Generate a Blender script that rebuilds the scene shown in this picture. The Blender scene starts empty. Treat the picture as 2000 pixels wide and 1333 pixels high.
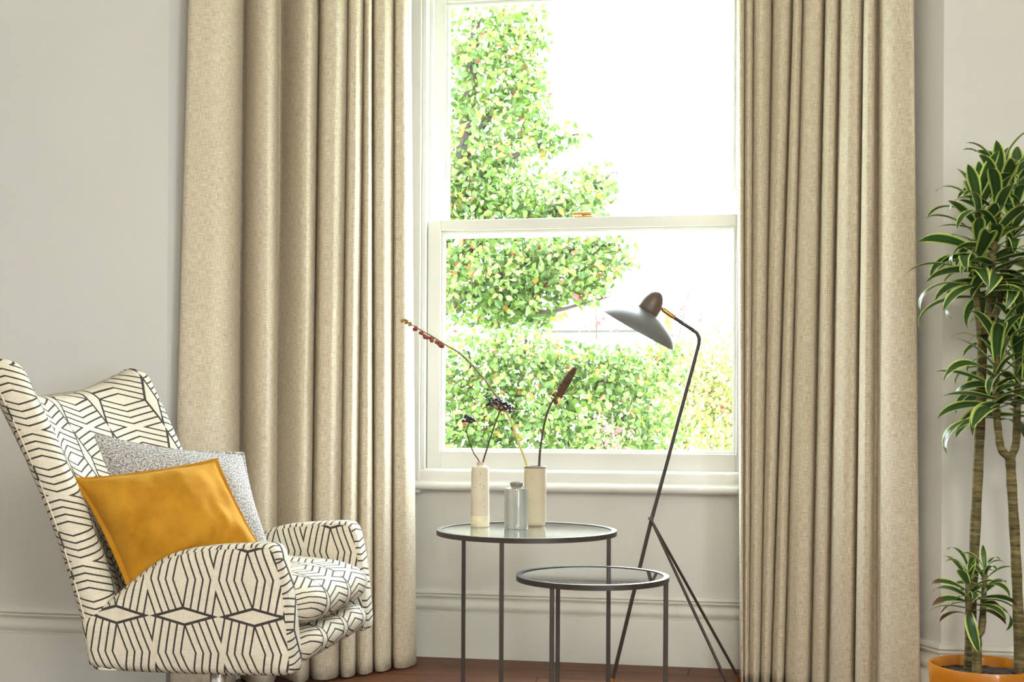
import bpy, bmesh, math, random
from mathutils import Vector, Matrix, noise
R = math.radians
random.seed(7)
scene = bpy.context.scene
col = scene.collection

# ------------------------------------------------------------------ camera
F_PX, PPX, PPY = 2450.0, 1000.0, 804.0
YAW, ROLL, CAM_H = R(10.0), R(0.28), 0.90
cam_data = bpy.data.cameras.new('camera')
cam_data.sensor_width = 36.0
cam_data.lens = F_PX / 2000.0 * 36.0
cam_data.shift_y = (PPY - 666.5) / 2000.0
cam_data.clip_end = 300
cam = bpy.data.objects.new('camera', cam_data)
col.objects.link(cam)
cam.matrix_world = (Matrix.Translation((0, 0, CAM_H)) @ Matrix.Rotation(YAW, 4, 'Z')
                    @ Matrix.Rotation(R(90), 4, 'X') @ Matrix.Rotation(ROLL, 4, 'Z'))
scene.camera = cam

# ------------------------------------------------------------------ sky, light, exposure
world = bpy.data.worlds.new('overcast_sky')
scene.world = world
world.use_nodes = True
bg = world.node_tree.nodes['Background']
bg.inputs['Color'].default_value = (0.82, 0.92, 1.0, 1)
bg.inputs['Strength'].default_value = 14.5
scene.view_settings.view_transform = 'Standard'
scene.view_settings.look = 'None'
scene.view_settings.exposure = 1.0
scene.view_settings.gamma = 1.0
scene.view_settings.use_curve_mapping = False
scene.cycles.use_denoising = True
scene.cycles.max_bounces = 10
scene.cycles.diffuse_bounces = 6
scene.cycles.transparent_max_bounces = 16
scene.cycles.sample_clamp_indirect = 30.0

def portal(loc, rot, sx, sy):
    l = bpy.data.lights.new('window_portal', 'AREA')
    l.shape = 'RECTANGLE'; l.size = sx; l.size_y = sy
    l.cycles.is_portal = True
    o = bpy.data.objects.new('window_portal', l)
    o.location = loc; o.rotation_euler = rot
    col.objects.link(o)
portal((-0.51, 4.70, 1.56), (R(-90), 0, 0), 1.25, 1.9)
portal((2.42, -1.35, 1.45), (0, R(90), 0), 2.3, 1.3)

# ------------------------------------------------------------------ layout helpers
SY, CY = math.sin(YAW), math.cos(YAW)
def at(px, py, z):
    """photo pixel + distance along the view axis (m) -> place in the room"""
    dx, dy = px - PPX, py - PPY
    c, s = math.cos(ROLL), math.sin(ROLL)
    dx, dy = dx * c + dy * s, -dx * s + dy * c
    xc, zc = dx / F_PX * z, CAM_H - dy / F_PX * z
    return Vector((xc * CY - z * SY, xc * SY + z * CY, zc))
def plan(px, z):
    xc = (px - PPX) / F_PX * z
    return Vector((xc * CY - z * SY, xc * SY + z * CY))

# ------------------------------------------------------------------ object helpers
def tag(o, label=None, cat=None, group=None, kind=None):
    if label: o['label'] = label
    if cat: o['category'] = cat
    if group: o['group'] = group
    if kind: o['kind'] = kind
    return o
def empty(name, loc=(0, 0, 0), rz=0):
    o = bpy.data.objects.new(name, None)
    o.location = loc; o.rotation_euler = (0, 0, rz); o.empty_display_size = 0.1
    col.objects.link(o); return o
class MB:
    """collects vertices, faces and uvs, then links ONE mesh object"""
    def __init__(s): s.v = []; s.f = []; s.uv = []
    def add(s, vs, fs, uvs=None):
        n = len(s.v); s.v += [tuple(v) for v in vs]
        s.f += [tuple(i + n for i in f) for f in fs]
        s.uv += list(uvs) if uvs else [(v[0], v[2]) for v in vs]
        return s
    def box(s, x0, x1, y0, y1, z0, z1):
        vs = [(x, y, z) for z in (z0, z1) for y in (y0, y1) for x in (x0, x1)]
        return s.add(vs, [(0, 2, 3, 1), (4, 5, 7, 6), (0, 1, 5, 4), (2, 6, 7, 3), (0, 4, 6, 2), (1, 3, 7, 5)])
    def prism(s, poly, z0, z1):
        n = len(poly)
        a = sum(poly[i][0] * poly[(i + 1) % n][1] - poly[(i + 1) % n][0] * poly[i][1] for i in range(n))
        if a < 0: poly = poly[::-1]
        vs = [(p[0], p[1], z0) for p in poly] + [(p[0], p[1], z1) for p in poly]
        fs = [tuple(range(n))[::-1], tuple(range(n, 2 * n))]
        fs += [(i, (i + 1) % n, n + (i + 1) % n, n + i) for i in range(n)]
        return s.add(vs, fs)
    def grid(s, rows, closed=False, uvs=None, cap0=False, cap1=False):
        m = len(rows[0]); vs = [p for r in rows for p in r]; fs = []
        for j in range(len(rows) - 1):
            for i in range(m if closed else m - 1):
                k = (i + 1) % m
                fs.append((j * m + i, j * m + k, (j + 1) * m + k, (j + 1) * m + i))
        if cap0: fs.append(tuple(range(m))[::-1])
        if cap1: fs.append(tuple(range((len(rows) - 1) * m, len(rows) * m)))
        return s.add(vs, fs, [u for r in uvs for u in r] if uvs else None)
    def lathe(s, prof, seg=32, axis=None, origin=(0, 0, 0), caps=True):
        q = Vector((0, 0, 1)).rotation_difference(Vector(axis)).to_matrix() if axis else Matrix.Identity(3)
        rows = []; o = Vector(origin)
        for r, h in prof:
            rows.append([o + q @ Vector((r * math.cos(2 * math.pi * i / seg), r * math.sin(2 * math.pi * i / seg), h)) for i in range(seg)])
        return s.grid(rows, closed=True, cap0=caps and prof[0][0] > 1e-5, cap1=caps and prof[-1][0] > 1e-5)
    def tube(s, pts, rad, seg=10, square=False):
        pts = [Vector(p) for p in pts]; n = len(pts)
        rs = rad if isinstance(rad, (list, tuple)) else [rad] * n
        rows = []; up = None
        for i, p in enumerate(pts):
            t = (pts[min(i + 1, n - 1)] - pts[max(i - 1, 0)]).normalized()
            if up is None:
                up = Vector((0, 1, 0)) if abs(t.y) < 0.9 else Vector((1, 0, 0))
            a = (up - t * up.dot(t)).normalized(); b = t.cross(a); up = a
            k = 4 if square else seg
            off = math.pi / 4 if square else 0
            rr = rs[i] * (1.414 if square else 1)
            rows.append([p + (a * math.cos(2 * math.pi * j / k + off) + b * math.sin(2 * math.pi * j / k + off)) * rr for j in range(k)])
        return s.grid(rows, closed=True, cap0=True, cap1=True)
    def build(s, name, mat, parent=None, smooth=False, bevel=0, seg=3, subsurf=0, solid=0, angle=40, loc=None, weld=True):
        me = bpy.data.meshes.new(name)
        me.from_pydata(s.v, [], s.f)
        ul = me.uv_layers.new(name='UVMap')
        for l in me.loops: ul.data[l.index].uv = s.uv[l.vertex_index]
        me.update()
        bm = bmesh.new(); bm.from_mesh(me)
        if weld: bmesh.ops.remove_doubles(bm, verts=bm.verts, dist=1e-5)
        bmesh.ops.recalc_face_normals(bm, faces=bm.faces); bm.to_mesh(me); bm.free()
        if smooth:
            for p in me.polygons: p.use_smooth = True
            if angle < 180: me.set_sharp_from_angle(angle=R(angle))
        me.materials.append(mat)
        o = bpy.data.objects.new(name, me); col.objects.link(o)
        if parent: o.parent = parent
        if loc: o.location = loc
        if solid:
            m = o.modifiers.new('thickness', 'SOLIDIFY'); m.thickness = solid; m.offset = 0
        if bevel:
            m = o.modifiers.new('bevel', 'BEVEL'); m.width = bevel; m.segments = seg; m.limit_method = 'ANGLE'; m.angle_limit = R(30)
        if subsurf:
            m = o.modifiers.new('subsurf', 'SUBSURF'); m.levels = subsurf; m.render_levels = subsurf
        return o
def crom(pts, n):
    """Catmull-Rom through points (tuples of any length), n samples per span"""
    out = []; P = [pts[0]] + list(pts) + [pts[-1]]
    for i in range(1, len(P) - 2):
        for k in range(n):
            t = k / n
            out.append(tuple(0.5 * (2 * b + (c - a) * t + (2 * a - 5 * b + 4 * c - d) * t * t + (3 * b - a - 3 * c + d) * t ** 3)
                             for a, b, c, d in zip(P[i - 1], P[i], P[i + 1], P[i + 2])))
    out.append(tuple(pts[-1])); return out
def lerp(a, b, t): return a + (b - a) * t
def interp(tab, x):
    if x <= tab[0][0]: return tab[0][1]
    for (x0, y0), (x1, y1) in zip(tab, tab[1:]):
        if x <= x1: return lerp(y0, y1, (x - x0) / (x1 - x0))
    return tab[-1][1]

# ------------------------------------------------------------------ materials
def srgb(r, g, b):
    f = lambda c: (c / 255 / 12.92) if c / 255 <= 0.04045 else ((c / 255 + 0.055) / 1.055) ** 2.4
    return (f(r), f(g), f(b), 1)
class NT:
    def __init__(s, name):
        s.m = bpy.data.materials.new(name); s.m.use_nodes = True
        s.t = s.m.node_tree; s.p = s.t.nodes['Principled BSDF']; s.out = s.t.nodes['Material Output']
    def n(s, kind, **kw):
        o = s.t.nodes.new(kind)
        for k, v in kw.items(): setattr(o, k, v)
        return o
    def link(s, a, b): s.t.links.new(a, b)
    def math(s, op, a, b=None, c=None):
        o = s.n('ShaderNodeMath', operation=op)
        for i, x in enumerate((a, b, c)):
            if x is None: continue
            if isinstance(x, (int, float)): o.inputs[i].default_value = x
            else: s.link(x, o.inputs[i])
        return o.outputs[0]
    def mix(s, f, a, b, blend='MIX'):
        o = s.n('ShaderNodeMix', data_type='RGBA', blend_type=blend)
        for i, x in ((0, f), (6, a), (7, b)):
            if isinstance(x, (int, float)): o.inputs[i].default_value = x
            elif isinstance(x, tuple): o.inputs[i].default_value = x
            else: s.link(x, o.inputs[i])
        return o.outputs[2]
    def noise(s, vec, scale, detail=3, rough=0.5):
        o = s.n('ShaderNodeTexNoise'); o.inputs['Scale'].default_value = scale
        o.inputs['Detail'].default_value = detail; o.inputs['Roughness'].default_value = rough
        if vec is not None: s.link(vec, o.inputs['Vector'])
        return o.outputs['Fac']
    def coord(s, out='Object'): return s.n('ShaderNodeTexCoord').outputs[out]
    def scale(s, vec, xyz):
        o = s.n('ShaderNodeMapping'); o.inputs['Scale'].default_value = xyz; s.link(vec, o.inputs['Vector']); return o.outputs[0]
    def ramp(s, fac, stops, mode='LINEAR'):
        o = s.n('ShaderNodeValToRGB'); o.color_ramp.interpolation = mode
        e = o.color_ramp.elements
        while len(e) < len(stops): e.new(0.5)
        for x, (p, c) in zip(e, stops): x.position = p; x.color = c
        s.link(fac, o.inputs[0]); return o.outputs[0]
    def bump(s, h, strength, dist=0.002):
        o = s.n('ShaderNodeBump'); o.inputs['Strength'].default_value = strength; o.inputs['Distance'].default_value = dist
        s.link(h, o.inputs['Height']); s.link(o.outputs[0], s.p.inputs['Normal'])
    def base(s, c):
        if isinstance(c, tuple): s.p.inputs['Base Color'].default_value = c
        else: s.link(c, s.p.inputs['Base Color'])
        return s
    def set(s, rough=0.6, metal=0.0, spec=0.5, **kw):
        s.p.inputs['Roughness'].default_value = rough; s.p.inputs['Metallic'].default_value = metal
        s.p.inputs['Specular IOR Level'].default_value = spec
        for k, v in kw.items(): s.p.inputs[k].default_value = v
        return s

def plain(name, rgb, rough=0.6, metal=0.0, spec=0.5, var=0.08, vscale=12, bump=0.0, bscale=60, bdist=0.001, **kw):
    m = NT(name); c = srgb(*rgb); co = m.coord()
    f = m.noise(co, vscale, 4)
    lo = tuple(x * (1 - var) for x in c[:3]) + (1,); hi = tuple(min(1, x * (1 + var)) for x in c[:3]) + (1,)
    m.base(m.ramp(f, [(0.3, lo), (0.7, hi)])).set(rough, metal, spec, **kw)
    if bump: m.bump(m.noise(co, bscale, 3), bump, bdist)
    return m.m
M = {}
M['wall'] = plain('wall_paint', (213, 212, 206), 0.75, spec=0.25, var=0.02, vscale=2.5, bump=0.05, bscale=90)
M['trim'] = plain('trim_paint', (213, 211, 203), 0.42, spec=0.4, var=0.012, vscale=3)
M['sash'] = plain('sash_paint', (226, 226, 220), 0.35, spec=0.45, var=0.01, vscale=3)
M['ceiling'] = plain('ceiling_paint', (236, 234, 228), 0.8, var=0.01)
M['dark_metal'] = plain('bronze_black_metal', (66, 58, 52), 0.42, metal=0.35, spec=0.5, var=0.12, vscale=40, bump=0.08, bscale=200, bdist=0.0005)
M['brass'] = plain('brushed_brass', (196, 150, 84), 0.3, metal=1.0, var=0.05)
M['chrome'] = plain('polished_chrome', (200, 200, 200), 0.08, metal=1.0, var=0.02)
M['shade'] = plain('grey_enamel', (104, 104, 104), 0.42, spec=0.5, var=0.03)
M['shade_cap'] = plain('brown_grey_enamel', (97, 82, 72), 0.4, spec=0.5, var=0.04)
M['white_enamel'] = plain('white_enamel', (235, 233, 226), 0.4, var=0.02)
M['pot'] = plain('ochre_glaze', (188, 116, 18), 0.16, spec=0.6, var=0.10, vscale=7, bump=0.03, bscale=25)
M['soil'] = plain('potting_soil', (58, 46, 38), 0.95, var=0.6, vscale=90, bump=1.0, bscale=70, bdist=0.01)
M['render'] = plain('white_render', (205, 203, 198), 0.9, var=0.04)
M['rooftile'] = plain('faded_roof_tile', (132, 92, 76), 0.85, var=0.2, vscale=3)
M['brick'] = plain('orange_brick', (186, 138, 92), 0.9, var=0.15, vscale=4)
M['gutter'] = plain('grey_gutter', (44, 42, 40), 0.6)
M['grass'] = plain('lawn', (120, 135, 80), 0.95, var=0.2, vscale=1.5)
M['dark_stem'] = plain('dark_dry_stem', (74, 58, 46), 0.7, var=0.2, vscale=60)
M['olive_stem'] = plain('olive_stem', (122, 112, 62), 0.6, var=0.15, vscale=40)
M['lime_stem'] = plain('lime_stem', (188, 184, 96), 0.5, var=0.1, vscale=40)
M['berry'] = plain('blue_black_berry', (38, 38, 50), 0.3, spec=0.5, var=0.3, vscale=80)
M['pod_red'] = plain('red_brown_pod', (140, 62, 44), 0.6, var=0.3, vscale=90)
M['pod_olive'] = plain('olive_pod', (150, 118, 48), 0.6, var=0.25, vscale=90)
M['spike'] = plain('brown_seed_spike', (92, 62, 44), 0.75, var=0.35, vscale=150, bump=0.6, bscale=200, bdist=0.003)

def mat_glass(name, tint=(1, 1, 1, 1), refl=0.0, rough=0.0, ior=1.45):
    m = NT(name); m.t.nodes.remove(m.p)
    tr = m.n('ShaderNodeBsdfTransparent'); tr.inputs[0].default_value = tint
    gl = m.n('ShaderNodeBsdfGlossy'); gl.inputs['Color'].default_value = (0.94, 0.99, 1, 1); gl.inputs['Roughness'].default_value = rough
    fr = m.n('ShaderNodeFresnel'); fr.inputs[0].default_value = ior
    geo = m.n('ShaderNodeNewGeometry')
    fac = m.math('ADD', fr.outputs[0], refl)
    fac = m.math('MULTIPLY', fac, m.math('SUBTRACT', 1.0, geo.outputs['Backfacing']))
    mx = m.n('ShaderNodeMixShader'); m.link(fac, mx.inputs[0]); m.link(tr.outputs[0], mx.inputs[1]); m.link(gl.outputs[0], mx.inputs[2])
    m.link(mx.outputs[0], m.out.inputs['Surface']); return m.m
M['pane'] = mat_glass('window_glass')
M['table_glass'] = mat_glass('clear_table_glass', (0.88, 0.94, 0.97, 1), 0.5, 0.005)
M['misty_glass'] = mat_glass('seeded_table_glass', (0.82, 0.89, 0.92, 1), 0.36, 0.08)

def mat_wood():
    m = NT('red_brown_floorboard'); co = m.coord()
    inf = m.n('ShaderNodeObjectInfo')
    add = m.n('ShaderNodeVectorMath', operation='ADD'); m.link(co, add.inputs[0])
    cmb = m.n('ShaderNodeCombineXYZ'); m.link(m.math('MULTIPLY', inf.outputs['Random'], 37.0), cmb.inputs[0]); m.link(cmb.outputs[0], add.inputs[1])
    g = m.noise(m.scale(add.outputs[0], (1.6, 26, 26)), 1.6, 6, 0.6)
    g2 = m.noise(m.scale(add.outputs[0], (0.8, 4, 4)), 2.0, 3)
    c = m.ramp(g, [(0.25, srgb(58, 32, 17)), (0.5, srgb(98, 58, 33)), (0.8, srgb(134, 86, 52))])
    c = m.mix(m.math('MULTIPLY', g2, 0.6), c, srgb(82, 44, 26))
    c = m.mix(0.18, c, m.ramp(inf.outputs['Random'], [(0, srgb(60, 32, 18)), (1, srgb(116, 74, 46))]))
    m.base(c).set(0.48, spec=0.25); m.bump(g, 0.12, 0.001); return m.m
M['wood'] = mat_wood()

def weave(m, uv, fu, fv):
    a = m.noise(m.scale(uv, (fu * 0.07, fv, 1)), 1.0, 2, 0.6)     # weft threads
    b = m.noise(m.scale(uv, (fu, fv * 0.07, 1)), 1.0, 2, 0.6)     # warp threads
    return a, b
def mat_curtain():
    m = NT('oatmeal_woven_linen'); uv = m.coord('UV')
    a, b = weave(m, uv, 520, 520)
    h = m.math('ADD', m.math('MULTIPLY', a, 0.5), m.math('MULTIPLY', b, 0.5))
    c = m.ramp(h, [(0.30, srgb(164, 148, 122)), (0.5, srgb(216, 203, 179)), (0.70, srgb(246, 238, 220))])
    big = m.noise(uv, 9, 3)
    c = m.mix(m.math('MULTIPLY', big, 0.25), c, srgb(204, 187, 157))
    m.base(c).set(0.85, spec=0.15); m.p.inputs['Sheen Weight'].default_value = 0.15
    m.bump(h, 0.55, 0.0025)
    tl = m.n('ShaderNodeBsdfTranslucent'); m.link(c, tl.inputs[0])
    mx = m.n('ShaderNodeMixShader'); mx.inputs[0].default_value = 0.10
    m.link(m.p.outputs[0], mx.inputs[1]); m.link(tl.outputs[0], mx.inputs[2]); m.link(mx.outputs[0], m.out.inputs['Surface'])
    return m.m
M['curtain'] = mat_curtain()

def mat_chair():
    """cream linen printed with nested charcoal chevrons and flat lozenges (uv in pattern repeats)"""
    m = NT('cream_chevron_print'); uv = m.coord('UV')
    sp = m.n('ShaderNodeSeparateXYZ'); m.link(uv, sp.inputs[0])
    def fold(x): return m.math('ABSOLUTE', m.math('SUBTRACT', m.math('FRACT', m.math('ADD', x, 0.5)), 0.5))
    u, v = fold(sp.outputs[0]), fold(sp.outputs[1])
    t = m.math('ADD', u, m.math('MULTIPLY', v, 0.286))
    q = m.math('DIVIDE', t, 0.11)
    d = m.math('MULTIPLY', m.math('ABSOLUTE', m.math('SUBTRACT', m.math('FRACT', m.math('ADD', q, 0.5)), 0.5)), 0.11)
    ln = m.math('MULTIPLY', m.math('LESS_THAN', d, 0.0132), m.math('GREATER_THAN', t, 0.055))
    D = m.math('ADD', m.math('DIVIDE', u, 0.43), m.math('DIVIDE', m.math('SUBTRACT', 0.5, v), 0.115))
    ln = m.math('MULTIPLY', ln, m.math('GREATER_THAN', D, 1.0))
    edge = m.math('LESS_THAN', m.math('ABSOLUTE', m.math('SUBTRACT', D, 1.0)), 0.165)
    mask = m.math('MAXIMUM', ln, edge)
    a, b = weave(m, m.scale(uv, (0.17, 0.17, 1)), 420, 420)
    h = m.math('ADD', m.math('MULTIPLY', a, 0.5), m.math('MULTIPLY', b, 0.5))
    cream = m.ramp(h, [(0.3, srgb(192, 182, 159)), (0.7, srgb(222, 214, 195))])
    dark = m.ramp(h, [(0.3, srgb(50, 44, 42)), (0.7, srgb(72, 66, 64))])
    m.base(m.mix(mask, cream, dark)).set(0.8, spec=0.2); m.bump(h, 0.15, 0.001)
    return m.m
M['print'] = mat_chair()

def mat_velvet():
    m = NT('mustard_velvet'); co = m.coord()
    f = m.noise(co, 14, 4, 0.6)
    m.base(m.ramp(f, [(0.3, srgb(160, 108, 26)), (0.7, srgb(182, 132, 42))])).set(0.9, spec=0.05)
    m.p.inputs['Sheen Weight'].default_value = 0.25; m.p.inputs['Sheen Roughness'].default_value = 0.5
    m.p.inputs['Sheen Tint'].default_value = srgb(255, 220, 120)
    m.bump(m.noise(co, 22, 3), 0.25, 0.006); return m.m
M['velvet'] = mat_velvet()
def mat_boucle():
    m = NT('grey_boucle'); uv = m.coord('UV')
    f = m.noise(uv, 210, 2, 0.7); f2 = m.noise(uv, 120, 3, 0.7)
    m.base(m.ramp(f, [(0.33, srgb(84, 79, 74)), (0.5, srgb(166, 163, 158)), (0.66, srgb(216, 215, 212))])).set(0.9, spec=0.1)
    m.bump(f2, 0.8, 0.004); return m.m
M['boucle'] = mat_boucle()

def mat_stoneware(name, rgb, speck, streak=None):
    m = NT(name); co = m.coord(); c = srgb(*rgb)
    base = m.ramp(m.noise(co, 18, 4), [(0.3, tuple(x * 0.88 for x in c[:3]) + (1,)), (0.7, c)])
    if speck:
        vo = m.n('ShaderNodeTexVoronoi'); vo.inputs['Scale'].default_value = 85; m.link(co, vo.inputs['Vector'])
        keep = m.math('LESS_THAN', vo.outputs['Distance'], 0.16)
        sel = m.math('GREATER_THAN', m.noise(co, 60, 1), 0.56)
        base = m.mix(m.math('MULTIPLY', keep, sel), base, srgb(120, 96, 64))
    if streak:
        f = m.noise(m.scale(co, (60, 60, 3)), 1.0, 3)
        base = m.mix(m.ramp(f, [(0.4, (0, 0, 0, 1)), (0.7, (1, 1, 1, 1))]), base, srgb(*streak))
    m.base(base); return m
m = mat_stoneware('speckled_cream_stoneware', (214, 203, 178), True); m.set(0.65, spec=0.3); M['stone_cream'] = m.m
m = mat_stoneware('sand_stoneware', (200, 186, 158), False); m.set(0.6, spec=0.3); M['stone_sand'] = m.m
m = mat_stoneware('blue_grey_glaze', (178, 179, 170), False, (140, 140, 130)); m.set(0.15, spec=0.6); M['glaze_grey'] = m.m
m = mat_stoneware('brown_glaze_ring', (134, 124, 112), False); m.set(0.3); M['glaze_neck'] = m.m

def leaf_shader(m, c, trans=0.35, rough=0.45):
    m.base(c).set(rough, spec=0.4)
    tl = m.n('ShaderNodeBsdfTranslucent'); m.link(c, tl.inputs[0])
    mx = m.n('ShaderNodeMixShader'); mx.inputs[0].default_value = trans
    m.link(m.p.outputs[0], mx.inputs[1]); m.link(tl.outputs[0], mx.inputs[2]); m.link(mx.outputs[0], m.out.inputs['Surface'])
    return m.m
def mat_tree(name, island, stops):
    m = NT(name)
    f = m.n('ShaderNodeNewGeometry').outputs['Random Per Island'] if island else m.n('ShaderNodeObjectInfo').outputs['Random']
    return leaf_shader(m, m.ramp(f, stops, 'CONSTANT'), 0.45, 0.5)
GREEN = [(0.0, srgb(58, 82, 28)), (0.16, srgb(80, 106, 38)), (0.34, srgb(104, 128, 54)), (0.52, srgb(70, 94, 46)),
         (0.66, srgb(116, 134, 74)), (0.80, srgb(98, 116, 66)), (0.945, srgb(160, 120, 52)), (0.975, srgb(160, 96, 56)), (0.992, srgb(140, 62, 60))]
PALE = [(0.0, srgb(112, 128, 60)), (0.2, srgb(138, 148, 78)), (0.45, srgb(156, 158, 92)), (0.7, srgb(126, 136, 76)),
        (0.86, srgb(172, 142, 88)), (0.93, srgb(160, 100, 84))]
M['foliage'] = mat_tree('pear_foliage', True, GREEN)
M['tree_leaf'] = mat_tree('pear_leaf', False, GREEN)
M['pale_foliage'] = mat_tree('pale_shrub_foliage', True, PALE)
M['red_foliage'] = mat_tree('red_twig_foliage', True, [(0, srgb(150, 80, 78)), (0.4, srgb(130, 58, 60)), (0.75, srgb(160, 100, 78))])
M['bark'] = plain('grey_bark', (58, 49, 42), 0.9, var=0.2, vscale=20, bump=0.5, bscale=40, bdist=0.01)

def mat_dracaena(tip):
    m = NT('variegated_leaf_brown_tip' if tip else 'variegated_leaf'); uv = m.coord('UV')
    sp = m.n('ShaderNodeSeparateXYZ'); m.link(uv, sp.inputs[0])
    e = m.math('ABSOLUTE', m.math('SUBTRACT', sp.outputs[0], 0.5))
    st = m.noise(m.scale(uv, (26, 1.2, 1)), 1.0, 2)
    e2 = m.math('ADD', e, m.math('MULTIPLY', m.math('SUBTRACT', st, 0.5), 0.05))
    c = m.ramp(e2, [(0.0, srgb(70, 92, 50)), (0.10, srgb(58, 86, 46)), (0.30, srgb(52, 78, 42)), (0.335, srgb(150, 186, 60)), (0.45, srgb(206, 214, 120)), (0.5, srgb(224, 226, 160))])
    if tip:
        f = m.math('ADD', sp.outputs[1], m.math('MULTIPLY', m.math('SUBTRACT', m.noise(uv, 5), 0.5), 0.2))
        c = m.mix(m.ramp(f, [(0.66, (0, 0, 0, 1)), (0.74, (1, 1, 1, 1))]), c, srgb(98, 68, 50))
    return leaf_shader(m, c, 0.25, 0.32)
M['drac'] = mat_dracaena(False); M['drac_tip'] = mat_dracaena(True)
def mat_cane():
    m = NT('ringed_cane'); co = m.coord()
    r = m.noise(m.scale(co, (14, 14, 90)), 1.0, 3, 0.7); f = m.noise(co, 40, 3)
    c = m.ramp(r, [(0.32, srgb(58, 50, 34)), (0.5, srgb(112, 100, 66)), (0.68, srgb(156, 138, 96))])
    m.base(m.mix(m.math('MULTIPLY', f, 0.5), c, srgb(84, 84, 52))).set(0.8, spec=0.2); m.bump(r, 0.8, 0.004); return m.m
M['cane'] = mat_cane()

# ================================================================== THE ROOM
CEIL = 2.95
XL, XR, YB = -3.7, 2.3, -2.2
YL, YR, YW = 3.793, 3.726, 4.495                  # left wall, right wall, window wall
PLAN = [(XL, YL), (-1.80, YL), (-1.26, YW), (0.17, YW), (0.585, YR), (XR, YR)]
WIN = (-1.16, 0.105, 0.625, 2.50)                 # window opening x0 x1 z0 z1
# floor: boards over a sub-floor
sub = MB().prism([(XL - .2, YB - .2), (XR + .2, YB - .2), (XR + .2, 4.8), (XL - .2, 4.8)], -0.12, -0.021).build('floor', M['wood'])
tag(sub, 'red-brown hardwood boards running along the window wall', None, kind='structure')
bw, by, row = 0.142, YB, 0
plank_meshes = {}
while by < 4.47:
    w = min(bw, 4.49 - by); xs = XL - random.uniform(0.1, 1.6)
    while xs < XR:
        ln = random.choice([1.7, 2.1, 2.4]); key = (ln, round(w, 3))
        if key not in plank_meshes:
            o = MB().box(0, ln - 0.0015, 0, w - 0.0018, -0.02, 0.0).build('plank', M['wood'], sub, bevel=0.0012, seg=1)
            plank_meshes[key] = o
        else:
            o = plank_meshes[key].copy(); col.objects.link(o); o.parent = sub
        o.location = (xs, by, 0)
        xs += ln
    by += bw; row += 1
tag(MB().box(XL - .25, XR + .25, YB - .25, 5.0, CEIL, CEIL + .15).build('ceiling', M['ceiling']), 'plain white ceiling above the room', kind='structure')

T = 0.26
def wall(name, poly, label, z0=-0.1, z1=CEIL + .02):
    return tag(MB().prism(poly, z0, z1).build(name, M['wall']), label, kind='structure')
wall('wall_left', [PLAN[0], PLAN[1], (-1.80, YL + T), (XL - T, YL + T), (XL - T, YL)], 'off-white painted wall behind the armchair')
wall('wall_bay_left', [PLAN[1], PLAN[2], (-1.26, YW + T), (-1.50, YW + T), (-1.80, YL + T)], 'angled off-white bay wall behind the armchair curtain')
wall('wall_bay_right', [PLAN[3], PLAN[4], (0.585, YR + T), (0.45, YW + T), (0.17, YW + T)], 'angled shaded bay wall behind the plant-side curtain')
wall('wall_right', [PLAN[4], PLAN[5], (XR + T, YR), (XR + T, YR + T), (0.585, YR + T)], 'off-white painted wall behind the potted plant')
b = MB()
b.box(-1.27, WIN[0], YW, YW + T, -0.1, CEIL + .02).box(WIN[1], 0.18, YW, YW + T, -0.1, CEIL + .02)
b.box(WIN[0], WIN[1], YW, YW + T, -0.1, WIN[2]).box(WIN[0], WIN[1], YW, YW + T, WIN[3], CEIL + .02)
tag(b.build('wall_window', M['wall']), 'off-white painted wall around and below the sash window', kind='structure')
tag(MB().box(XL - T, XL, YB - T, YL, -0.1, CEIL + .02).build('wall_side_left', M['wall']), 'plain side wall of the room', kind='structure')
zb0, zb1 = 0.3, 2.6
def pierced(name, label, u0, u1, op, put):          # wall out of view, with one tall window added to light the room
    b = MB()
    for q in ((u0, op[0], -0.1, CEIL + .02), (op[1], u1, -0.1, CEIL + .02), (op[0], op[1], -0.1, zb0), (op[0], op[1], zb1, CEIL + .02)): put(b, q, 0, T)
    tag(b.build(name, M['wall']), label, kind='structure')
    return op
def added_window(k, label, op, put):
    w = tag(empty('window_%d' % k, (0, 0, 0)), label, kind='structure'); b = MB(); o0, o1 = op
    for q in ((o0, o0 + .06, zb0, zb1), (o1 - .06, o1, zb0, zb1), (o0 + .06, o1 - .06, zb0, zb0 + .08), (o0 + .06, o1 - .06, zb1 - .06, zb1), (o0 + .06, o1 - .06, 1.45, 1.50)): put(b, q, .08, .14)
    b.build('window_frame', M['sash'], w)
    b = MB(); put(b, (o0 + .05, o1 - .05, zb0 + .05, zb1 - .05), .106, .110); b.build('pane', M['pane'], w)
put_r = lambda b, q, d0, d1: b.box(XR + d0, XR + d1, q[0], q[1], q[2], q[3])
pierced('wall_side_right', 'side wall of the room out of view, holding a tall window added for fill light', YB - T, YR, (-2.0, -0.7), put_r)
tag(MB().box(XL - T, XR + T, YB - T, YB, -0.1, CEIL + .02).build('wall_rear', M['wall']), 'plain wall behind the viewer', kind='structure')
added_window(2, 'tall window added in the unseen side wall to light the room', (-2.0, -0.7), put_r)

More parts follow.
